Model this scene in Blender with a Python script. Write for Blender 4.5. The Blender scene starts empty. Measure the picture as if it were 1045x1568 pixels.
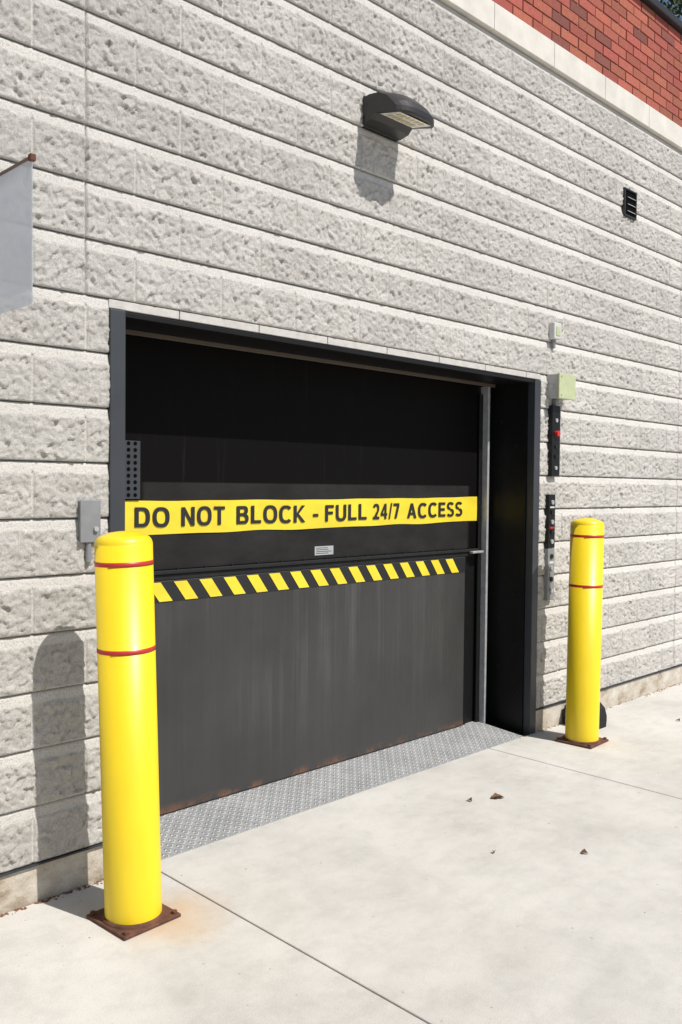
import bpy, bmesh, math, random
import numpy as np
from mathutils import Vector, Matrix
random.seed(4); rng=np.random.default_rng(7)
S=bpy.context.scene
C=0.2032          # course height
GZ=-0.14          # ground level
# ------------------------------------------------------------------ helpers
def link(o,parent=None):
    S.collection.objects.link(o)
    if parent: o.parent=parent
    return o
def empty(name):
    e=bpy.data.objects.new(name,None); e.empty_display_size=.1; return link(e)
def mesh_obj(name,verts,faces,mat=None,parent=None,smooth=False):
    m=bpy.data.meshes.new(name); m.from_pydata([tuple(v) for v in verts],[],faces); m.update()
    bm=bmesh.new(); bm.from_mesh(m); bmesh.ops.recalc_face_normals(bm,faces=bm.faces); bm.to_mesh(m); bm.free()
    if smooth: m.polygons.foreach_set('use_smooth',[True]*len(m.polygons))
    o=bpy.data.objects.new(name,m)
    if mat: m.materials.append(mat)
    return link(o,parent)
def box(name,x0,x1,y0,y1,z0,z1,mat,parent=None,bev=0.0,seg=2):
    bm=bmesh.new(); bmesh.ops.create_cube(bm,size=1)
    for v in bm.verts:
        v.co=Vector(((x0+x1)/2+v.co.x*(x1-x0),(y0+y1)/2+v.co.y*(y1-y0),(z0+z1)/2+v.co.z*(z1-z0)))
    if bev>0: bmesh.ops.bevel(bm,geom=list(bm.edges),offset=bev,segments=seg,affect='EDGES',profile=.5)
    m=bpy.data.meshes.new(name); bm.to_mesh(m); bm.free(); m.materials.append(mat)
    return link(bpy.data.objects.new(name,m),parent)
def lathe(name,prof,mat,parent=None,n=64,loc=(0,0,0)):
    v=[];f=[]
    for (r,z) in prof:
        for i in range(n):
            a=2*math.pi*i/n; v.append((r*math.cos(a)+loc[0],r*math.sin(a)+loc[1],z+loc[2]))
    for j in range(len(prof)-1):
        for i in range(n):
            f.append((j*n+i,j*n+(i+1)%n,(j+1)*n+(i+1)%n,(j+1)*n+i))
    return mesh_obj(name,v,f,mat,parent,True)
def cyl(name,p0,p1,r,mat,parent=None,n=16,cap=True):
    p0=Vector(p0);p1=Vector(p1);d=(p1-p0).normalized()
    a=d.orthogonal().normalized();b=d.cross(a)
    v=[];f=[]
    for p in (p0,p1):
        for i in range(n):
            t=2*math.pi*i/n; v.append(p+a*(r*math.cos(t))+b*(r*math.sin(t)))
    for i in range(n): f.append((i,(i+1)%n,n+(i+1)%n,n+i))
    if cap: f.append(tuple(range(n))); f.append(tuple(range(n,2*n)))
    return mesh_obj(name,v,f,mat,parent)
# ------------------------------------------------------------------ materials
class NT:
    def __init__(s,name):
        s.m=bpy.data.materials.new(name); s.m.use_nodes=True; s.t=s.m.node_tree; s.n=s.t.nodes; s.b=s.n['Principled BSDF']
        s.tc=s.n.new('ShaderNodeTexCoord')
    def L(s,a,b): s.t.links.new(a,b)
    def noise(s,scale,detail=4,rough=.6,vec=None,sc=None):
        t=s.n.new('ShaderNodeTexNoise'); t.inputs['Scale'].default_value=scale; t.inputs['Detail'].default_value=detail; t.inputs['Roughness'].default_value=rough
        v=vec or s.tc.outputs['Object']
        if sc:
            mp=s.n.new('ShaderNodeMapping'); mp.inputs['Scale'].default_value=sc; s.L(v,mp.inputs['Vector']); v=mp.outputs['Vector']
        s.L(v,t.inputs['Vector']); return t.outputs['Fac']
    def ramp(s,fac,stops):
        r=s.n.new('ShaderNodeValToRGB'); e=r.color_ramp.elements
        while len(e)<len(stops): e.new(.5)
        for k,(p,c) in zip(e,stops):
            k.position=p; k.color=(c,c,c,1) if isinstance(c,(int,float)) else (*c,1)
        s.L(fac,r.inputs['Fac']); return r.outputs['Color']
    def mix(s,fac,a,b,mode='MIX'):
        m=s.n.new('ShaderNodeMix'); m.data_type='RGBA'; m.blend_type=mode
        def put(sock,val):
            if isinstance(val,(int,float)): sock.default_value=val if sock.type=='VALUE' else (val,val,val,1)
            elif isinstance(val,tuple): sock.default_value=(*val,1)
            else: s.L(val,sock)
        put(m.inputs[0],fac); put(m.inputs[6],a); put(m.inputs[7],b); return m.outputs[2]
    def math(s,op,a,b=0.0,c=None,clamp=False):
        m=s.n.new('ShaderNodeMath'); m.operation=op; m.use_clamp=clamp
        for i,v in enumerate([a,b]+([c] if c is not None else [])):
            if isinstance(v,(int,float)): m.inputs[i].default_value=v
            else: s.L(v,m.inputs[i])
        return m.outputs[0]
    def bump(s,h,strength,dist=.01):
        b=s.n.new('ShaderNodeBump'); b.inputs['Strength'].default_value=strength; b.inputs['Distance'].default_value=dist
        s.L(h,b.inputs['Height']); s.L(b.outputs['Normal'],s.b.inputs['Normal'])
    def sep(s):
        x=s.n.new('ShaderNodeSeparateXYZ'); s.L(s.tc.outputs['Object'],x.inputs[0]); return x.outputs
    def col(s,c): s.L(c,s.b.inputs['Base Color'])
def simple(name,c,rough=.6,metal=0,var=.15,scale=12,bump=.0,bscale=80,spec=.5):
    k=NT(name); n=k.noise(scale,5)
    k.col(k.mix(1.0,tuple(c),k.ramp(n,[(.3,1-var),(.7,1+0*var)]),'MULTIPLY'))
    k.b.inputs['Roughness'].default_value=rough; k.b.inputs['Metallic'].default_value=metal; k.b.inputs['Specular IOR Level'].default_value=spec
    if bump: k.bump(k.noise(bscale,4),bump,.003)
    return k.m
# split-face block
k=NT('split_face_block')
at=k.n.new('ShaderNodeAttribute'); at.attribute_name='tint'
base=k.mix(1.0,(.67,.640,.595),at.outputs['Color'],'MULTIPLY')
sp=k.ramp(k.noise(200,3,.8),[(.34,.60),(.47,.97),(.72,1.12)])
base=k.mix(1.0,base,sp,'MULTIPLY')
base=k.mix(1.0,base,k.ramp(k.noise(1.7,5),[(.3,.90),(.65,1.03)]),'MULTIPLY')
k.col(base); k.b.inputs['Roughness'].default_value=.95; k.b.inputs['Specular IOR Level'].default_value=.2
k.bump(k.noise(130,5,.85),.85,.010)
M_block=k.m
# concrete paving
k=NT('paving_concrete')
c=k.ramp(k.noise(1.1,7,.62),[(.3,(.49,.468,.43)),(.5,(.575,.553,.51)),(.7,(.62,.598,.555))])
c=k.mix(1.0,c,k.ramp(k.noise(300,2,.8),[(.3,.66),(.48,1.0),(.75,1.06)]),'MULTIPLY')
c=k.mix(1.0,c,k.ramp(k.noise(9,8,.7,sc=(1,1.5,1)),[(.34,.91),(.55,1.0)]),'MULTIPLY')
c=k.mix(1.0,c,k.ramp(k.noise(2.6,8,.75,sc=(1.3,1,1)),[(.36,.90),(.55,1.0)]),'MULTIPLY')
c=k.mix(1.0,c,k.ramp(k.noise(38,2,.5),[(.20,.65),(.265,1.0)]),'MULTIPLY')
x,y,z=k.sep()
for bx,by,sz in ((.09,-.43,.24),(3.06,-.35,.16)):
    dx=k.math('SUBTRACT',x,bx); dy=k.math('SUBTRACT',y,by)
    d=k.math('SQRT',k.math('ADD',k.math('MULTIPLY',dx,dx),k.math('MULTIPLY',dy,dy)))
    d=k.math('ADD',d,k.math('MULTIPLY',k.math('SUBTRACT',k.noise(7,5),.5),.25))
    msk=k.math('SUBTRACT',1.0,k.math('DIVIDE',d,sz),clamp=True)
    c=k.mix(k.math('MULTIPLY',msk,.7),c,(.50,.30,.13))
k.col(c); k.b.inputs['Roughness'].default_value=.9; k.b.inputs['Specular IOR Level'].default_value=.25
k.bump(k.noise(240,5,.7),.4,.004)
M_conc=k.m
k=NT('foundation_concrete')
c=k.ramp(k.noise(5,8,.7,sc=(1,1,1.6)),[(.33,(.22,.16,.10)),(.46,(.46,.40,.32)),(.62,(.60,.56,.49))])
c=k.mix(1.0,c,k.ramp(k.noise(180,3,.8),[(.3,.7),(.5,1.0)]),'MULTIPLY')
k.col(c); k.b.inputs['Roughness'].default_value=.95; k.bump(k.noise(60,6,.7),.6,.006); M_found=k.m
M_sand=simple('joint_dirt',(.16,.14,.115),.95,0,.4,60,.4)
M_ground=simple('ground_soil',(.2,.19,.17),.95,0,.3,3,.3)
M_flash=simple('dark_flashing',(.035,.04,.05),.5,0,.2,20)
M_frame=simple('painted_steel_frame',(.042,.046,.054),.45,0,.2,9,.1,60)
M_black=simple('black_painted_steel',(.007,.007,.0075),.45,0,.3,6,.12,50,.3)
M_blackm=simple('black_matt',(.016,.016,.017),.7,0,.3,20,spec=.3)
M_galv=simple('galvanised_steel',(.50,.50,.51),.45,.3,.3,25,.1)
M_grey=simple('grey_painted_box',(.25,.255,.26),.5,.1,.15,20)
M_lgrey=simple('light_grey_box',(.42,.42,.40),.5,.0,.15,20)
M_cream=simple('aged_plastic',(.50,.54,.32),.45,0,.15,20)
M_white=simple('white_plastic',(.6,.6,.58),.5,0,.1,20)
M_bronze=simple('dark_bronze',(.028,.026,.026),.42,.0,.2,20)
M_red=simple('red_reflective_tape',(.50,.03,.025),.4,0,.1,20)
M_redb=simple('red_button',(.6,.02,.02),.3)
M_rust=simple('rusty_steel',(.15,.06,.035),.9,0,.6,30,.8,60)
M_txt=simple('black_lettering',(.012,.012,.014),.6)
M_void=simple('dark_void',(.004,.004,.004),.9,spec=.05)
M_lin=simple('lintel_strip_mortar',(.56,.535,.50),.9,0,.2,30,.5,120)
M_stone=simple('cast_stone',(.70,.665,.60),.85,0,.18,8,.3,120)
M_leafd=simple('dead_leaf',(.17,.08,.035),.8)
M_label=simple('label_paper',(.4,.41,.42),.5)
k=NT('yellow_bollard_sleeve')
c=k.mix(1.0,(.86,.62,.012),k.ramp(k.noise(7,5,.6,sc=(1,1,.35)),[(.3,.9),(.65,1.0)]),'MULTIPLY')
c=k.mix(k.math('MULTIPLY',k.ramp(k.noise(26,7,.75),[(.66,0.),(.74,1.)]),.35),c,(.35,.28,.06))
k.col(c); k.b.inputs['Roughness'].default_value=.42; k.b.inputs['Coat Weight'].default_value=.12
k.bump(k.noise(22,3),.05,.004); M_yel=k.m
k=NT('yellow_tape'); 
c=k.mix(1.0,(.80,.63,.035),k.ramp(k.noise(5,5,.6,sc=(1,1,2)),[(.3,.86),(.6,1.0)]),'MULTIPLY'); k.col(c)
k.b.inputs['Roughness'].default_value=.45; k.bump(k.noise(9,2,.4,sc=(1,1,.5)),.25,.01); M_tape=k.m
# lower leaf steel
k=NT('weathered_grey_door_steel'); x,y,z=k.sep()
st=k.noise(1,6,.7,sc=(15,15,.45)); st2=k.noise(1,5,.7,sc=(80,80,1.0)); bl=k.noise(1.3,4)
hgt=k.math('MULTIPLY',k.math('SUBTRACT',z,-.1),.85,clamp=True)
f=k.math('MULTIPLY',k.ramp(st,[(.50,0.),(.80,1.)]),k.math('MULTIPLY',hgt,k.ramp(bl,[(.38,.1),(.65,1.)])))
c=k.mix(f,(.046,.044,.043),(.14,.14,.146))
c=k.mix(1.0,c,k.ramp(st2,[(.3,.90),(.65,1.05)]),'MULTIPLY')
c=k.mix(1.0,c,k.ramp(k.noise(2.2,5,.6),[(.3,.82),(.7,1.12)]),'MULTIPLY')
low=k.math('SUBTRACT',1.0,k.math('MULTIPLY',k.math('ADD',z,.09),24.0),clamp=True)
rm=k.math('MULTIPLY',low,k.ramp(k.noise(9,7,.75),[(.47,0.),(.60,1.)]))
c=k.mix(rm,c,(.16,.075,.04))
sc_=k.ramp(k.noise(1,3,.9,sc=(60,60,14)),[(.765,0.),(.775,1.)]); c=k.mix(k.math('MULTIPLY',sc_,.5),c,(.3,.3,.3))
k.col(c); k.b.inputs['Roughness'].default_value=.5; k.b.inputs['Specular IOR Level'].default_value=.35; k.bump(k.noise(3,3),.08,.01); M_low=k.m
# upper leaf
k=NT('black_door_leaf'); x,y,z=k.sep()
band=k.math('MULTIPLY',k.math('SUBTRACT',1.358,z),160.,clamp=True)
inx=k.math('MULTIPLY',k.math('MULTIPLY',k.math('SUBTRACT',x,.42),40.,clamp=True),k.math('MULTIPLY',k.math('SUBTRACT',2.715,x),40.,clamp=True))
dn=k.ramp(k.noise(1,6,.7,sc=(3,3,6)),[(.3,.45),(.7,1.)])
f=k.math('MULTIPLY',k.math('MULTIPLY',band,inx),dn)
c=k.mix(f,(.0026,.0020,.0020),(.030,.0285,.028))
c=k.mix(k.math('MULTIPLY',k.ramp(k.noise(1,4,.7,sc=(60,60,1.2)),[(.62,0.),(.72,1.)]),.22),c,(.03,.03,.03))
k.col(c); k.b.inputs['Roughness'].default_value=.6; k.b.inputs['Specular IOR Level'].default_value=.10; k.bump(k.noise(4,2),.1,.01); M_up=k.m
# diamond plate
k=NT('diamond_plate'); 
def dia(rot,ph):
    mp=k.n.new('ShaderNodeMapping'); mp.inputs['Rotation'].default_value=(0,0,rot); k.L(k.tc.outputs['Object'],mp.inputs['Vector'])
    s=k.n.new('ShaderNodeSeparateXYZ'); k.L(mp.outputs[0],s.inputs[0])
    a=k.math('SINE',k.math('ADD',k.math('MULTIPLY',s.outputs[0],150.),ph)); b=k.math('SINE',k.math('MULTIPLY',s.outputs[1],300.))
    return k.math('MULTIPLY',k.math('MAXIMUM',a,0.),k.math('MAXIMUM',b,0.))
h=k.math('MAXIMUM',dia(.785,0.),dia(-.785,1.57))
c=k.mix(k.ramp(k.noise(6,6,.7),[(.35,0.),(.7,1.)]),(.28,.288,.29),(.42,.425,.42))
c=k.mix(k.math('MULTIPLY',h,.8,clamp=True),c,(.62,.62,.61))
c=k.mix(k.ramp(k.noise(14,6,.7),[(.56,0.),(.72,.5)]),c,(.30,.26,.20))
k.col(c); k.b.inputs['Roughness'].default_value=.5; k.b.inputs['Metallic'].default_value=.2; k.bump(h,1.0,.006); M_dia=k.m
k=NT('red_brick'); at=k.n.new('ShaderNodeAttribute'); at.attribute_name='tint'
c=k.mix(1.0,at.outputs['Color'],k.ramp(k.noise(45,5,.7),[(.3,.75),(.65,1.1)]),'MULTIPLY'); k.col(c)
k.b.inputs['Roughness'].default_value=.9; k.bump(k.noise(120,5,.7),.5,.005); M_brick=k.m
M_mortar=simple('brick_mortar',(.40,.33,.29),.95,0,.2,30,.4)
k=NT('leaf_foliage'); oi=k.n.new('ShaderNodeAttribute'); oi.attribute_name='tint'
k.col(k.mix(1.0,(.05,.085,.028),oi.outputs['Color'],'MULTIPLY')); k.b.inputs['Roughness'].default_value=.6; M_fol=k.m
M_bark=simple('tree_bark',(.09,.07,.05),.95,0,.4,12,.8,30)
k=NT('frosted_plastic_panel')
tr=k.n.new('ShaderNodeBsdfTransparent'); tr.inputs[0].default_value=(.9,.92,.95,1); ms=k.n.new('ShaderNodeMixShader')
tl=k.n.new('ShaderNodeBsdfTranslucent'); tl.inputs[0].default_value=(.78,.80,.83,1); m2=k.n.new('ShaderNodeMixShader'); m2.inputs[0].default_value=.6
k.b.inputs['Base Color'].default_value=(.62,.64,.68,1); k.b.inputs['Roughness'].default_value=.35
k.L(k.b.outputs[0],m2.inputs[1]); k.L(tl.outputs[0],m2.inputs[2])
pz=k.sep()[2]
lowp=k.math('MULTIPLY',k.math('SUBTRACT',1.875,pz),100.,clamp=True)
fac=k.math('SUBTRACT',k.ramp(k.noise(6,4,.6),[(.3,.62),(.7,.82)]),k.math('MULTIPLY',lowp,.25))
k.L(fac,ms.inputs[0]); k.L(tr.outputs[0],ms.inputs[1]); k.L(m2.outputs[0],ms.inputs[2])
k.L(ms.outputs[0],k.n['Material Output'].inputs['Surface']); M_pan=k.m
k=NT('lamp_lens'); k.col(k.mix(k.ramp(k.noise(60,2),[(.4,0.),(.6,1.)]),(.65,.64,.58),(.8,.79,.74))); k.b.inputs['Roughness'].default_value=.2; M_lens=k.m
M_led=simple('led_strip',(.75,.60,.15),.3)

# ------------------------------------------------------------------ block wall
building=empty('commercial_building')
X0,X1=-3.6576,10.16
OX0,OX1=.092,2.998
NC=19
def lattice(seed,nx,nz,k=1): return np.random.default_rng(seed).random((nx,nz,k),dtype=np.float32)
def vnoise(x,z,s,seed):
    gx=(x-X0+1)/s; gz=(z+1)/s; T=np.random.default_rng(seed).random((int(gx.max())+3,int(gz.max())+3))
    ix=gx.astype(int);iz=gz.astype(int);fx=gx-ix;fz=gz-iz; fx=fx*fx*(3-2*fx);fz=fz*fz*(3-2*fz)
    return (T[ix,iz]*(1-fx)+T[ix+1,iz]*fx)*(1-fz)+(T[ix,iz+1]*(1-fx)+T[ix+1,iz+1]*fx)*fz
def facet(x,z,s,seed,amp,slope):
    gx=(x-X0+1)/s; gz=(z+1)/s; T=lattice(seed,int(gx.max())+4,int(gz.max())+4,5)
    ix=gx.astype(int);iz=gz.astype(int)
    best=np.full(x.shape,1e9);h=np.zeros(x.shape)
    for a in (-1,0,1):
        for b in (-1,0,1):
            t=T[ix+a,iz+b]; dx=gx-(ix+a+t[...,0]); dz=gz-(iz+b+t[...,1]); d=dx*dx+dz*dz
            hh=(t[...,2]-.5)*2*amp+((t[...,3]-.5)*dx+(t[...,4]-.5)*dz)*2*slope*s
            m=d<best; best=np.where(m,d,best); h=np.where(m,hh,h)
    return h
xs=[]
half=.2032
n=int(round((X1-X0)/half))
for i in range(n+1):
    xc=X0+i*half
    xs+= [xc-.0055,xc-.0030,xc,xc+.0030,xc+.0055]
    if i<n:
        st=.02 if xc<-.9 else (.0050 if xc<2.2 else (.0072 if xc<4.6 else .016))
        kk=int((half-.011)/st)
        xs+=[xc+.0055+(half-.011)*j/kk for j in range(1,kk)]
xs=[q for q in xs if min(abs(q-OX0),abs(q-OX1))>.003]+[OX0,OX0+.001,OX1-.001,OX1]
xs=np.array(sorted(xs))
zl=[]
for c_ in range(NC):
    zz=[0.0004,.0026]+[.0034+ (.166-.0034)*j/29 for j in range(30)]+[.1685,.178,.189,C-.0022,C-.0008]
    for q in zz: zl.append(c_*C+q)
zl=np.array(zl)
XX,ZZ=np.meshgrid(xs,zl)
course=np.floor(ZZ/C+1e-9).astype(int); lz=ZZ-course*C
off=np.where(course%2==1,0.0,half)
wx=XX+.008*(vnoise(XX,ZZ,.022,1)-.5)*2; wz=ZZ+.008*(vnoise(XX,ZZ,.022,2)-.5)*2
H=facet(wx,wz,.033,11,.0030,.25)+facet(wx,wz,.014,12,.0016,.32)+(vnoise(XX,ZZ,.011,13)-.5)*.0036+(vnoise(XX,ZZ,.07,14)-.5)*.005
pits=vnoise(XX,ZZ,.015,21); H-=.004*np.clip((pits-.74)/.12,0,1)
bi=np.floor((XX-X0-off)/(2*half)+1e-6).astype(int)
jd=np.abs((XX-X0-off)/(2*half)-np.round((XX-X0-off)/(2*half)))*2*half
cj=(course>=10)&(np.abs(XX-(0.0))<.0032)
xj_=round((4.95-X0)/half)*half+X0
cj2=(np.abs(XX-xj_)<.0032)
BT=np.random.default_rng(5).random((NC+2,n+6))
bt=BT[course,np.clip(bi,-1,n+3)+1]
topz=.1635+(bt-.5)*.003+(vnoise(XX,ZZ*0+course*.7,.018,15)-.5)*.004
botj=.0033+.005*np.clip(vnoise(XX,ZZ*0+course*.9,.03,16)-.55,0,1)
rough=np.clip((topz-lz)/.005,0,1)*np.clip((lz-botj)/.0008+.1,0,1)
edge=np.clip(jd/.012,0,1)
ez=np.clip(lz/.02,0,1)*.65+.35
outr=.0195+H*(.35+.65*edge)*ez-.002*(1-edge)+(bt-.5)*.002
ledge=.0085+.0075*np.clip((.2032-lz)/.04,0,1)
out=ledge*(1-rough)+outr*rough
out=np.maximum(out,.0085)
out=np.where((jd<.0032)&(lz<.166),np.minimum(out,.0115),out)
out=np.where(cj|cj2,.004,out)
out=np.where((lz<.0028)|(lz>C-.0012),.0012,out)
inside=(XX>OX0+.0005)&(XX<OX1-.0005)&(ZZ<10*C-.00005)
out=np.where(inside,-.03,out)
nz_,nx_=XX.shape
co=np.stack([XX,-out,ZZ],-1).reshape(-1,3).astype(np.float32)
idx=np.arange(nz_*nx_).reshape(nz_,nx_)
q=np.stack([idx[:-1,:-1],idx[:-1,1:],idx[1:,1:],idx[1:,:-1]],-1)
cx=(XX[:-1,:-1]+XX[1:,1:])/2; cz=(ZZ[:-1,:-1]+ZZ[1:,1:])/2
keep=~((cx>OX0+.001)&(cx<OX1-.001)&(cz<10*C-.0003))
q=q[keep].reshape(-1,4)
me=bpy.data.meshes.new('split_face_block_wall')
me.vertices.add(len(co)); me.vertices.foreach_set('co',co.ravel())
me.loops.add(len(q)*4); me.loops.foreach_set('vertex_index',q.ravel().astype(np.int32))
me.polygons.add(len(q)); me.polygons.foreach_set('loop_start',np.arange(0,len(q)*4,4,dtype=np.int32))
me.update(calc_edges=True); me.validate()
tint=.93+.11*(bt-.5)
tint=np.where((rough<.3),1.10,tint); tint=np.where((jd<.0032)&(rough>=.3),1.10,tint)  # ledge tops tinted brighter to look sunlit; vertical joints are pale mortar
tint=np.where((lz<.0028)|(lz>C-.0012),.5,tint)  # gap tinted dark, painting in the shadow line under each overhang
tint=np.where(cj|cj2,.8,tint)
a=me.color_attributes.new('tint','FLOAT_COLOR','POINT')
tc=np.ones((len(co),4),np.float32); tc[:,:3]=tint.reshape(-1,1); a.data.foreach_set('color',tc.ravel())
me.materials.append(M_block); link(bpy.data.objects.new('block_wall',me),building)

zb=NC*C; zb2=zb+.152; rows=10; bh=.0677; ztop=zb2+rows*bh+.008
box('wall_core_left',X0,OX0,.004,.45,GZ-.1,zb2,M_lin,building)
box('wall_core_right',OX1,X1,.004,.45,GZ-.1,zb2,M_lin,building)
box('wall_core_top',OX0,OX1,.004,.45,10*C,zb2,M_lin,building)
box('roof',X0,X1,.45,9,4.0,4.2,M_ground,building)
box('rear_wall',X0,X1,9,9.3,GZ,4.6,M_lin,building)
box('side_wall_west',X0,X0+.3,.45,9,GZ,4.6,M_lin,building)
box('side_wall_east',X1-.3,X1,.45,9,GZ,4.6,M_lin,building)
box('foundation_left',X0,OX0,-.012,.003,GZ-.1,-.006,M_found,building)
box('foundation_right',OX1,X1,-.016,.003,GZ-.1,-.006,M_found,building)
box('flashing_left',X0,OX0,-.024,.003,-.006,.000,M_flash,building)
box('flashing_right',OX1,X1,-.024,.003,-.006,.000,M_flash,building)
lx=[OX0]+[.4064*i for i in range(1,8)]+[OX1]
for i in range(len(lx)-1):
    box('lintel_strip',lx[i]+.002,lx[i+1]-.002,-.014,.05,1.998,10*C-.001,M_lin,building,.002,1)
bx=X0
while bx<X1-.01:
    e=min(bx+.61,X1); box('stone_band',bx+.0015,e-.0015,-.04,.003,zb+.002,zb+.150,M_stone,building,.003,2); bx=e
bl=.2032
V=[];F=[];T=[]
for r in range(rows):
    z0=zb2+r*bh+.008; xo=X0+(bl/2 if r%2 else 0)
    while xo<X1-.05:
        x0=xo+.005;x1=min(xo+bl-.005,X1); y0=-.020+random.uniform(-.002,.002); z1=z0+bh-.010
        b=len(V)
        V+=[(x0,.0,z0),(x1,.0,z0),(x1,.0,z1),(x0,.0,z1),(x0,y0,z0),(x1,y0,z0),(x1,y0,z1),(x0,y0,z1)]
        F+=[(b+4,b+5,b+6,b+7),(b,b+4,b+7,b+3),(b+5,b+1,b+2,b+6),(b+7,b+6,b+2,b+3),(b,b+1,b+5,b+4)]
        g=random.uniform(.75,1.15); t=(.38*g,.10*g*random.uniform(.85,1.15),.065*g)
        if random.random()<.1: t=(.2*g,.06*g,.045*g)
        T+=[t]*8; xo+=bl
o=mesh_obj('brick_parapet',V,F,M_brick,building)
a=o.data.color_attributes.new('tint','FLOAT_COLOR','POINT'); a.data.foreach_set('color',np.c_[np.array(T),np.ones(len(T))].astype(np.float32).ravel())
box('brick_mortar',X0,X1,-.011,.003,zb2-.0015,ztop,M_mortar,building)
box('parapet_coping',X0,X1,-.06,.47,ztop+.001,ztop+.05,M_bronze,building,.006)
box('parapet_body',X0,X1,.006,.44,zb2+.001,ztop-.001,M_mortar,building)

# wall vent
vent=empty('wall_vent')
vx0,vx1,vz0,vz1=3.955,4.125,3.19,3.375
box('vent_frame_l',vx0,vx0+.012,-.036,-.0,vz0,vz1,M_bronze,vent,.002);box('vent_frame_r',vx1-.012,vx1,-.036,0,vz0,vz1,M_bronze,vent,.002)
box('vent_frame_t',vx0,vx1,-.037,0,vz1-.010,vz1,M_bronze,vent,.002);box('vent_frame_b',vx0,vx1,-.037,0,vz0,vz0+.010,M_bronze,vent,.002)
box('vent_dark_fill',vx0+.01,vx1-.01,-.029,-.0265,vz0+.01,vz1-.01,M_void,vent)  # black sheet paints the shade inside the vent opening
for i in range(3):
    z=vz0+.035+i*.046; mesh_obj('louvre',[(vx0+.05,-.036,z),(vx1-.012,-.036,z),(vx1-.012,-.0295,z+.010),(vx0+.05,-.0295,z+.010)],[(0,1,2,3)],M_grey,vent)

# ------------------------------------------------------------------ ground
mesh_obj('ground',[(-300,-300,GZ-.03),(300,-300,GZ-.03),(300,300,GZ-.03),(-300,300,GZ-.03)],[(0,1,2,3)],M_ground)
pav=empty('concrete_pavement')
box('joint_bed',-12,14,-9,.0,GZ-.028,GZ-.010,M_sand,pav)
xj=[-12,-8.5,-5.5,-2.2,.268,2.52,5.0,7.5,10,12,14]; yj=[0.0,-3.3,-6.2,-9]
for i in range(len(xj)-1):
    for j in range(3):
        o=box('slab',xj[i]+.0030,xj[i+1]-.0030,yj[j+1]+.004,yj[j]-(.016 if j==0 else .004),GZ-.02,GZ,M_conc,pav,.004,2)
box('slab_threshold_bed',OX0,OX1,-.012,.5,GZ-.05,GZ-.012,M_sand,pav)
V=[];F=[]
for i in range(500):
    x=random.uniform(-1.2,6); 
    if .2<x<2.8: x=random.uniform(-1,.1)
    y=-.018-abs(random.gauss(0,.012)); s=random.uniform(.0015,.006); b=len(V); r=random.uniform(0,3)
    for dx,dy,dz in ((-1,-1,0),(1,-1,0),(1,1,0),(-1,1,0),(0,0,1)):
        V.append((x+s*(dx*math.cos(r)-dy*math.sin(r)),y+s*(dx*math.sin(r)+dy*math.cos(r)),GZ+s*dz*.8))
    F+=[(b,b+1,b+4),(b+1,b+2,b+4),(b+2,b+3,b+4),(b+3,b,b+4)]
for i in range(90):
    x=random.uniform(-1,5);y=-random.uniform(.1,2.4); s=random.uniform(.0008,.0025); b=len(V)
    for dx,dy,dz in ((-1,-1,0),(1,-1,0),(1,1,0),(-1,1,0),(0,0,1)): V.append((x+s*dx,y+s*dy,GZ+s*dz))
    F+=[(b,b+1,b+4),(b+1,b+2,b+4),(b+2,b+3,b+4),(b+3,b,b+4)]
mesh_obj('grit',V,F,M_leafd)
V=[];F=[]
def leaf(x,y,s,r):
    b=len(V); n=9
    for i in range(n):
        t=i/(n-1); w=.32*s*math.sin(math.pi*t)**.8*(1+.25*math.sin(t*17)); h=.012*math.sin(t*math.pi)+.35*w
        px=(t-.5)*s
        for sgn,zz in ((-1,h),(0,.003),(1,h*.8)):
            py=sgn*w; V.append((x+px*math.cos(r)-py*math.sin(r),y+px*math.sin(r)+py*math.cos(r),GZ+.002+zz))
    for i in range(n-1):
        for j in range(2): F.append((b+i*3+j,b+i*3+j+1,b+i*3+4+j,b+i*3+3+j))
for a_ in ((1.876,-.528,.07,-.6),(1.75,-.46,.03,1.2),(1.602,-1.147,.03,2.),(1.34,-.89,.02,.5),(3.9,-.5,.03,1.),(4.6,-.3,.04,2.)): leaf(*a_)
mesh_obj('fallen_leaves',V,F,M_leafd)

# ------------------------------------------------------------------ door
door=empty('vertical_lift_freight_door')
FT=1.994; YD=.29
fr=door
box('frame_face_left',OX0+.002,.158,-.026,.03,GZ-.02,FT,M_frame,fr,.003)
box('frame_reveal_left',OX0+.03,.148,.03,YD+.1,GZ-.02,FT-.002,M_black,fr)
box('frame_face_right',2.932,OX1-.003,-.020,.03,GZ-.02,FT,M_frame,fr,.003)
box('frame_reveal_right',2.922,2.99,.0305,YD+.1,GZ-.02,FT-.002,M_black,fr)
box('frame_head',.1585,2.9315,-.013,.03,FT-.020,FT-.001,M_black,fr,.002)
box('head_soffit',.149,2.9215,.0305,YD+.1,FT-.015,FT-.003,M_black,fr)
box('head_drip_angle',.2,2.88,YD-.06,YD-.045,FT-.035,FT-.016,simple('lit_edge_brown',(.10,.08,.06),.7),fr,.002)  # lighter brown paints the lit edge of the soffit lip
box('guide_right_back',2.67,2.921,YD+.012,YD+.05,GZ-.02,FT-.02,M_black,fr)
box('guide_right_angle',2.824,2.843,YD-.05,YD+.011,GZ+.03,FT-.03,M_galv,fr,.003)
box('guide_right_angle_return',2.79,2.8235,YD-.012,YD+.0,GZ+.03,FT-.08,M_black,fr,.002)
box('guide_left_back',.149,.30,YD+.012,YD+.05,GZ-.02,FT-.02,M_black,fr)
for i in range(12):
    cyl('reveal_bolt',(2.923,.1+.11*(i%2),.1+i*.15),(2.916,.1+.11*(i%2),.1+i*.15),.007,M_blackm,fr,10)
box('upper_leaf',.20,2.785,YD,YD+.04,.975,FT-.02,M_up,fr,.003)
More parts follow.
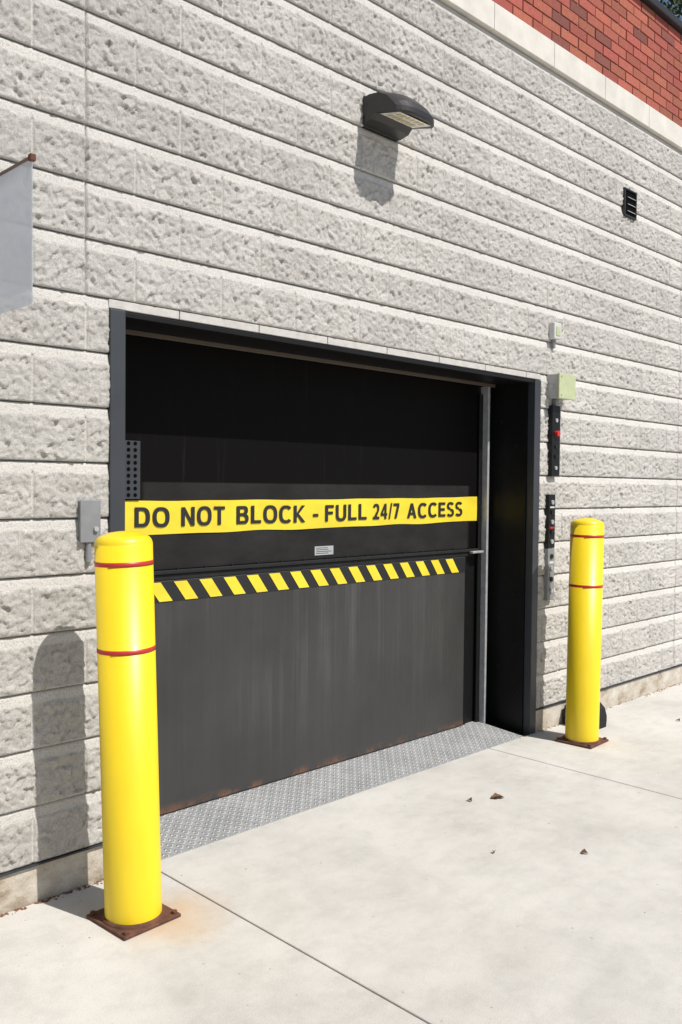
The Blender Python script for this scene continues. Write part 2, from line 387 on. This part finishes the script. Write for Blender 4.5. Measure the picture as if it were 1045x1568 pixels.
box('upper_leaf_sill_ledge',.20,2.785,YD-.022,YD-.0005,.957,.974,M_blackm,fr,.003)
box('astragal_rubber',.22,2.74,YD-.012,YD+.03,.930,.9565,M_blackm,fr,.004)
for i in range(17): cyl('ledge_bolt',(.3+i*.15,YD-.012,.974),(.3+i*.15,YD-.012,.981),.007,M_black,fr,8)
box('lower_leaf',.20,2.665,YD-.010,YD+.03,-.092,.9295,M_low,fr,.003)
box('lower_leaf_rail_right',2.667,2.71,YD-.004,YD+.0118,-.092,.93,M_black,fr,.002)
box('latch_roller',2.69,2.80,YD-.05,YD-.0225,.948,.962,M_galv,fr,.004)
box('hazard_strip_base',.22,2.663,YD-.0125,YD-.0102,.838,.925,M_txt,fr)
V=[];F=[];x=.175;per=.135;xe=2.662;hy=YD-.0145
while x<2.65:
    z1,z0=.9235,.8395; sl=.062
    a0,a1=x,x+per*.5
    if a0>.215:
        b=len(V)
        if a1+sl<=xe:
            V+=[(a0,hy,z1),(a1,hy,z1),(a1+sl,hy,z0),(a0+sl,hy,z0)]; F.append((b,b+1,b+2,b+3))
        elif a1<=xe:
            zc=z1-(xe-a1)/sl*(z1-z0)
            V+=[(a0,hy,z1),(a1,hy,z1),(xe,hy,zc),(xe,hy,z0),(a0+sl,hy,z0)] if a0+sl<xe else [(a0,hy,z1),(a1,hy,z1),(xe,hy,zc),(xe,hy,z1-(xe-a0)/sl*(z1-z0))]
            F.append(tuple(range(b,len(V))))
    x+=per
mesh_obj('hazard_stripes',V,F,M_tape,fr)
box('perforated_guard',.325,.412,YD-.012,YD-.008,1.283,1.527,M_frame,fr,.001)
for i in range(9):
    for j in range(2):
        cyl('perforation',(.355+j*.032,YD-.0122,1.30+i*.027),(.355+j*.032,YD-.0135,1.30+i*.027),.0085,M_void,fr,10)
box('maker_label',1.431,1.562,YD-.002,YD-.0005,.995,1.040,M_label,fr)
for i in range(4): box('label_line',1.44,1.55-random.random()*.03,YD-.0028,YD-.0022,1.003+i*.009,1.0055+i*.009,M_txt,fr)
V=[(.151,-.018,GZ+.004),(2.86,-.018,GZ+.004),(2.82,YD+.02,-.096),(.151,YD+.02,-.096)]
V+=[(a,b,c_-.008) for a,b,c_ in V]
mesh_obj('threshold_diamond_plate',V,[(0,1,2,3),(4,5,6,7),(0,1,5,4),(1,2,6,5),(2,3,7,6),(3,0,4,7)],M_dia,fr)
# ------------------------------------------------------------------ banner
ban=empty('warning_banner')
def wav(x): return .013*(x-.35)/2.45-.004*math.sin((x-.3)/2.5*math.pi)+.0012*math.sin(x*7.3+.6)+.0008*math.sin(x*19)
V=[];F=[];n=160
for i in range(n+1):
    x=.325+(2.785-.325)*i/n; w=wav(x); yb=YD-.0035-.0015*math.sin(x*11)
    V+=[(x,yb,1.131+w+.0018*math.sin(x*13)),(x,yb-.001,1.205+w),(x,yb,1.276+w)]
for i in range(n):
    for j in range(2): F.append((i*3+j,i*3+3+j,i*3+4+j,i*3+1+j))
mesh_obj('banner_tape',V,F,M_tape,ban,True)
box('banner_tape_end',2.847,2.885,YD-.012,YD-.0100,1.146,1.289,M_tape,ban)
# block lettering drawn as strokes (plain bold grotesque), glyph cell 0..w x 0..1
st_=.20
def ring(cx,cy,rx,ry,t,a0=0,a1=360,n=28,p=2.5):
    V=[];F=[]
    for i in range(n+1):
        a=math.radians(a0+(a1-a0)*i/n); c=math.cos(a);s=math.sin(a)
        k1=abs(c)**(2/p)*(1 if c>=0 else -1); k2=abs(s)**(2/p)*(1 if s>=0 else -1)
        V+=[(cx+rx*k1,cy+ry*k2),(cx+(rx-t)*k1,cy+(ry-t*.9)*k2)]
    for i in range(n): F.append((2*i,2*i+2,2*i+3,2*i+1))
    return V,F
def quad(*p): return [tuple(q) for q in p],[tuple(range(len(p)))]
def rect(x0,y0,x1,y1): return quad((x0,y0),(x1,y0),(x1,y1),(x0,y1))
def stroke(x0,y0,x1,y1,t=st_): # horizontal-cut diagonal stroke
    return quad((x0,y0),(x0+t,y0),(x1+t,y1),(x1,y1))
def G(ch):
    t=st_; h=t*.88
    if ch=='D': return .74,[rect(0,0,t,1),rect(t,1-h,.36,1),rect(t,0,.36,h),ring(.36,.5,.38,.5,t,-90,90)]
    if ch=='O': return .82,[ring(.41,.5,.42,.52,t)]
    if ch=='N': return .74,[rect(0,0,t,1),rect(.74-t,0,.74,1),quad((t,1),(t,.64),(.74-t,0),(.74-t,.36))]
    if ch=='T': return .66,[rect(.33-t/2,0,.33+t/2,1-h),rect(0,1-h,.66,1)]
    if ch=='B': return .70,[rect(0,0,t,1),rect(t,1-h,.40,1),rect(t,0,.42,h),rect(t,.5-h/2+.02,.42,.5+h/2+.02),ring(.40,.745,.26,.255,t*.95,-90,90),ring(.42,.28,.28,.28,t*.95,-90,90)]
    if ch=='L': return .60,[rect(0,0,t,1),rect(t,0,.60,h)]
    if ch=='C': return .76,[ring(.41,.5,.42,.52,t,42,318)]
    if ch=='K': return .76,[rect(0,0,t,1),quad((t,.26),(.26,.44),(.74,1),(.50,1),(t,.56)),quad((.30,.55),(.22,.42),(.52,0),(.77,0))]
    if ch=='F': return .60,[rect(0,0,t,1),rect(t,1-h,.60,1),rect(t,.43,.54,.43+h)]
    if ch=='U': return .74,[rect(0,.36,t,1),rect(.74-t,.36,.74,1),ring(.37,.37,.37,.385,t,180,360)]
    if ch=='E': return .64,[rect(0,0,t,1),rect(t,1-h,.62,1),rect(t,.42,.58,.42+h),rect(t,0,.64,h)]
    if ch=='A': return .80,[stroke(0,0,.30,1,t*1.02),quad((.80-t*1.02,0),(.80,0),(.50,1),(.30,1)),rect(.20,.22,.60,.22+h*.9)]
    if ch=='S': return .68,[ring(.34,.74,.33,.275,t*.93,20,270),ring(.34,.265,.34,.28,t*.93,-160,90)]
    if ch=='2': return .60,[ring(.30,.70,.29,.305,t*.93,-35,170),quad((0,0),(.28,0),(.56,.56),(.34,.52)),rect(.0,0,.60,h)]
    if ch=='4': return .62,[rect(.36,0,.36+t*.95,1),rect(0,.21,.62,.21+h*.95),quad((0,.38),(.0,.21),(.20,.38),(.36,.72),(.36,1))]
    if ch=='7': return .58,[rect(0,1-h,.58,1),quad((.10,0),(.32,0),(.58,.84),(.36,.84))]
    if ch=='/': return .34,[quad((0,-.03),(.13,-.03),(.36,1.03),(.23,1.03))]
    if ch=='-': return .36,[rect(0,.30,.36,.30+h)]
for word,wa,wb in (('DO',.389,.561),('NOT',.622,.861),('BLOCK',.929,1.359),('-',1.412,1.449),('FULL',1.498,1.802),('24/7',1.850,2.066),('ACCESS',2.133,2.635)):
    V=[];F=[];x=0
    for gi,ch in enumerate(word):
        w_,parts=G(ch)
        for si,(pv,pf) in enumerate(parts):
            b=len(V); V+=[(x+a,c_,si*.00012) for a,c_ in pv]; F+=[tuple(b+i for i in f_) for f_ in pf]
        x+=w_+.14
    L_=x-.14; P=[]
    for (a,c_,d_) in V:
        X=wa+a/L_*(wb-wa); P.append((X,YD-.0078-.0015*math.sin(X*11)-d_,1.164+c_*.084+wav(X)))
    mesh_obj('banner_lettering',P,F,M_txt,ban)

# ------------------------------------------------------------------ bollards
def bollard(name,x,y,h,lean):
    e=empty(name)
    r=.096
    prof=[(r,.0),(r,h-.045)]
    for i in range(9):
        t=i/8*math.pi/2; prof.append((r-.03+.03*math.cos(t),h-.045+.033*math.sin(t)))
    prof+=[(r*.5,h-.004),(r*.2,h),(.0005,h)]
    s=lathe('sleeve',prof,M_yel,e)
    b=[s]
    for d in (.105,.395):
        b.append(lathe('red_band',[(r-.001,h-d-.008),(r+.0012,h-d-.0075),(r+.0012,h-d+.0075),(r-.001,h-d+.008)],M_red,e))
    for q_ in b: q_.rotation_euler=lean
    box('base_plate',-.115,.115,-.115,.115,0,.012,M_rust,e,.004)
    lathe('base_collar',[(r+.012,.012),(r+.010,.020),(r,.022)],M_rust,e)
    for sx in (-1,1):
        for sy in (-1,1):
            cyl('anchor_bolt',(sx*.098,sy*.098,.012),(sx*.098,sy*.098,.022),.010,M_rust,e,6)
    e.location=(x,y,GZ); e.rotation_euler=(0,0,math.radians(3))
    return e
bollard('safety_bollard',.0,-.349,1.327,(math.radians(-.4),math.radians(-1.7),0))
bollard('safety_bollard',3.035,-.309,1.314,(0,math.radians(1.0),0))

# ------------------------------------------------------------------ wall lamp
lamp=empty('wall_pack_lamp')
lx0,lx1=1.425,1.695
prof=[(.022,3.192),(.07,3.200),(.14,3.192),(.205,3.165),(.255,3.120),(.277,3.085),(.277,3.064),(.262,3.058),(.115,3.090),(.085,3.066),(.022,3.056)]
V=[];F=[];ns=14;npf=len(prof)
for i in range(ns+1):
    t=-1+2*i/ns; s=1-.16*abs(t)**3.0
    for (o_,z) in prof:
        oo=.022+(o_-.022)*s; zz=z-(.016*abs(t)**3 if z>3.11 else 0)
        V.append(((lx0+lx1)/2+t*(lx1-lx0)/2,-oo,zz))
for i in range(ns):
    for j in range(npf): F.append((i*npf+j,(i+1)*npf+j,(i+1)*npf+(j+1)%npf,i*npf+(j+1)%npf))
F.append(tuple(range(npf))); F.append(tuple(ns*npf+j for j in range(npf)))
mesh_obj('housing',V,F,M_bronze,lamp)
def lamppt(o_,off_=.003):
    t=(o_-.115)/(.262-.115); return 3.090+(3.058-3.090)*t-off_
V=[(lx0+.018,-.116,lamppt(.116,.005)),(lx1-.018,-.116,lamppt(.116,.005)),(lx1-.024,-.238,lamppt(.238,.005)),(lx0+.024,-.238,lamppt(.238,.005))]
mesh_obj('lens',V,[(0,1,2,3)],M_lens,lamp)
for kx in range(6):
    for ky in range(2):
        xa=lx0+.047+kx*.031; ya=.138+ky*.052
        mesh_obj('led',[(xa,-ya,lamppt(ya,.008)),(xa+.016,-ya,lamppt(ya,.008)),(xa+.016,-ya-.03,lamppt(ya+.03,.008)),(xa,-ya-.03,lamppt(ya+.03,.008))],[(0,1,2,3)],M_led,lamp)
box('back_plate',lx0+.01,lx1-.01,-.024,.0,3.05,3.196,M_bronze,lamp,.004)

# ------------------------------------------------------------------ small boxes
j=empty('junction_box')
box('body',-.030,.044,-.034,-.010,1.135,1.283,M_grey,j,.004); box('cover',-.034,.048,-.040,-.0345,1.131,1.287,M_grey,j,.003)
cyl('knob',(.026,-.040,1.18),(.026,-.050,1.18),.009,M_galv,j); cyl('conduit',(.006,-.024,1.135),(.006,-.024,1.06),.011,M_grey,j)
j=empty('photocell_sensor')
box('body',3.07,3.148,-.060,-.012,2.25,2.35,M_white,j,.006); box('window',3.088,3.132,-.063,-.0605,2.27,2.325,M_cream,j,.002)
cyl('conduit',(3.11,-.03,2.25),(3.11,-.03,2.20),.012,M_grey,j)
j=empty('electrical_junction_box')
box('body',3.068,3.245,-.09,-.012,1.892,2.036,M_lgrey,j,.004); box('cover',3.062,3.250,-.104,-.0905,1.887,2.041,M_cream,j,.004)
for zz in (1.91,2.02): cyl('screw',(3.085,-.104,zz),(3.085,-.107,zz),.005,M_galv,j,8)
cyl('knockout',(3.068,-.05,1.96),(3.064,-.05,1.96),.013,M_galv,j)
box('conduit',3.12,3.15,-.05,-.02,1.85,1.891,M_grey,j,.003)
cp=empty('door_control_panel')
box('upper_plate',3.085,3.170,-.046,-.012,1.42,1.85,M_black,cp,.003); box('upper_edge',3.173,3.177,-.047,-.012,1.42,1.85,M_galv,cp,.001)
cyl('emergency_button',(3.128,-.046,1.68),(3.128,-.066,1.68),.017,M_redb,cp,20)
for zz in (1.47,1.54,1.60,1.76): cyl('button',(3.128,-.046,zz),(3.128,-.053,zz),.012,M_galv if zz in(1.47,1.76) else M_blackm,cp,16)
box('lower_plate',3.066,3.140,-.042,-.012,.98,1.308,M_black,cp,.003); box('lower_plate_b',3.066,3.140,-.042,-.012,.66,.978,M_grey,cp,.003)
for i,zz in enumerate((1.26,1.20,1.14,1.08,1.02,.93,.86,.79,.72)):
    cyl('button',(3.103,-.042,zz),(3.103,-.050,zz),.014,(M_galv,M_blackm)[i%2],cp,16)
box('tag',3.08,3.128,-.0435,-.0422,1.225,1.235,M_white,cp); box('tag',3.08,3.128,-.0435,-.0422,1.10,1.11,M_redb,cp); box('tag',3.08,3.128,-.0435,-.0422,.885,.9,M_white,cp)
V=[];out_=[(3.29,-.03),(3.45,-.03),(3.49,-.09),(3.49,-.20),(3.43,-.25),(3.31,-.25),(3.27,-.20),(3.27,-.09)]
cxm=sum(p[0] for p in out_)/8; cym=sum(p[1] for p in out_)/8
for s_,z in ((1,0),(1.03,.04),(1.03,.07),(.93,.12),(.78,.14)):
    for p in out_: V.append((cxm+(p[0]-cxm)*s_,cym+(p[1]-cym)*s_,GZ+z))
F=[(a*8+b,a*8+(b+1)%8,(a+1)*8+(b+1)%8,(a+1)*8+b) for a in range(4) for b in range(8)]+[tuple(range(32,40))]
mesh_obj('rodent_bait_station',V,F,M_blackm)
pn=empty('projecting_sign_panel')
box('sheet',-.510,-.5075,-.655,-.03,1.830,2.222,M_pan,pn)
box('top_rail',-.514,-.504,-.658,-.03,2.223,2.230,simple('rail_brown',(.16,.10,.07),.6),pn,.002)
box('clip',-.517,-.501,-.663,-.645,2.215,2.233,M_rust,pn,.002)
box('wall_bracket',-.53,-.494,-.029,.0,1.82,2.25,M_galv,pn,.002)

# ------------------------------------------------------------------ tree
tree=empty('broadleaf_tree')
tx,ty=14.2,4.4
segs=[((tx,ty,GZ),(tx+.1,ty,4.5),.30,.22),((tx+.1,ty,4.5),(tx-.1,ty+.2,8.5),.22,.12)]
for i in range(9):
    a=i*2.4; z0=4.2+i*.5; segs.append(((tx+.05,ty+.05,z0),(tx+2.6*math.cos(a),ty+2.6*math.sin(a),z0+1.8+random.random()),.10,.03))
V=[];F=[]
for p0,p1,r0,r1 in segs:
    p0=Vector(p0);p1=Vector(p1);d=(p1-p0).normalized();a=d.orthogonal().normalized();b=d.cross(a);s0=len(V)
    for p,r in ((p0,r0),(p1,r1)):
        for i in range(10):
            t=i*math.pi/5; V.append(p+a*r*math.cos(t)+b*r*math.sin(t))
    for i in range(10): F.append((s0+i,s0+(i+1)%10,s0+10+(i+1)%10,s0+10+i))
mesh_obj('trunk_and_limbs',V,F,M_bark,tree)
NCl=240;V=[];T=[]
r2=np.random.default_rng(3)
cl=[]
while len(cl)<NCl:
    p=r2.uniform(-1,1,3); d=np.linalg.norm(p)
    if d<1 and d>.35: cl.append(p*np.array([3.6,3.6,4.0])*(.9+.2*r2.random())+np.array([tx,ty,9.0]))
for c0_ in cl:
    g=r2.uniform(.5,1.5)
    for i in range(110):
        p=c0_+r2.normal(0,.30,3); u=r2.normal(0,1,3);u/=np.linalg.norm(u); w=np.cross(u,r2.normal(0,1,3)); w/=np.linalg.norm(w); s=r2.uniform(.05,.10)
        V+= [p-u*s,p+w*s*.5,p+u*s,p-w*s*.5]; gg=g*r2.uniform(.8,1.2); T+=[(gg,gg,gg*.9,1)]*4
F=[(i*4,i*4+1,i*4+2,i*4+3) for i in range(len(V)//4)]
m=bpy.data.meshes.new('foliage'); m.from_pydata([tuple(v) for v in V],[],F); m.materials.append(M_fol)
a=m.color_attributes.new('tint','FLOAT_COLOR','POINT'); a.data.foreach_set('color',np.array(T,np.float32).ravel())
link(bpy.data.objects.new('foliage',m),tree)

# ------------------------------------------------------------------ light
Ld=Vector((-.074,.349,-.480)).normalized()
el=math.asin(-Ld.z); az=math.atan2(-Ld.x,-Ld.y)
sd=bpy.data.lights.new('sun','SUN'); sd.energy=5.0; sd.angle=math.radians(.5); sd.color=(1,.965,.915)
so=bpy.data.objects.new('sun',sd); so.rotation_euler=Ld.to_track_quat('-Z','Y').to_euler(); so.location=(2,-8,10); link(so)
w=bpy.data.worlds.new('World'); S.world=w; w.use_nodes=True
bg=w.node_tree.nodes['Background']; sk=w.node_tree.nodes.new('ShaderNodeTexSky'); sk.sky_type='NISHITA'; sk.sun_disc=False
sk.sun_elevation=el; sk.sun_rotation=az
w.node_tree.links.new(sk.outputs[0],bg.inputs[0]); bg.inputs[1].default_value=.09
# ------------------------------------------------------------------ camera
fpx=1353/1045; th=.7893; p=.0286; al=.0095
fw=Vector((math.cos(th),math.sin(th),0)); rt=Vector((math.sin(th),-math.cos(th),0)); up=Vector((0,0,1))
f2=fw*math.cos(p)-up*math.sin(p); u2=up*math.cos(p)+fw*math.sin(p)
r3=rt*math.cos(al)+u2*math.sin(al); u3=u2*math.cos(al)-rt*math.sin(al)
cd=bpy.data.cameras.new('camera'); cam=bpy.data.objects.new('camera',cd); link(cam)
cam.matrix_world=Matrix((( r3.x,u3.x,-f2.x,-1.6089),(r3.y,u3.y,-f2.y,-2.961),(r3.z,u3.z,-f2.z,1.343),(0,0,0,1)))
cd.sensor_fit='HORIZONTAL'; cd.sensor_width=24; cd.lens=24*fpx; cd.clip_start=.05; cd.clip_end=1000
S.camera=cam
S.view_settings.view_transform='Standard'; S.view_settings.look='None'; S.view_settings.exposure=0
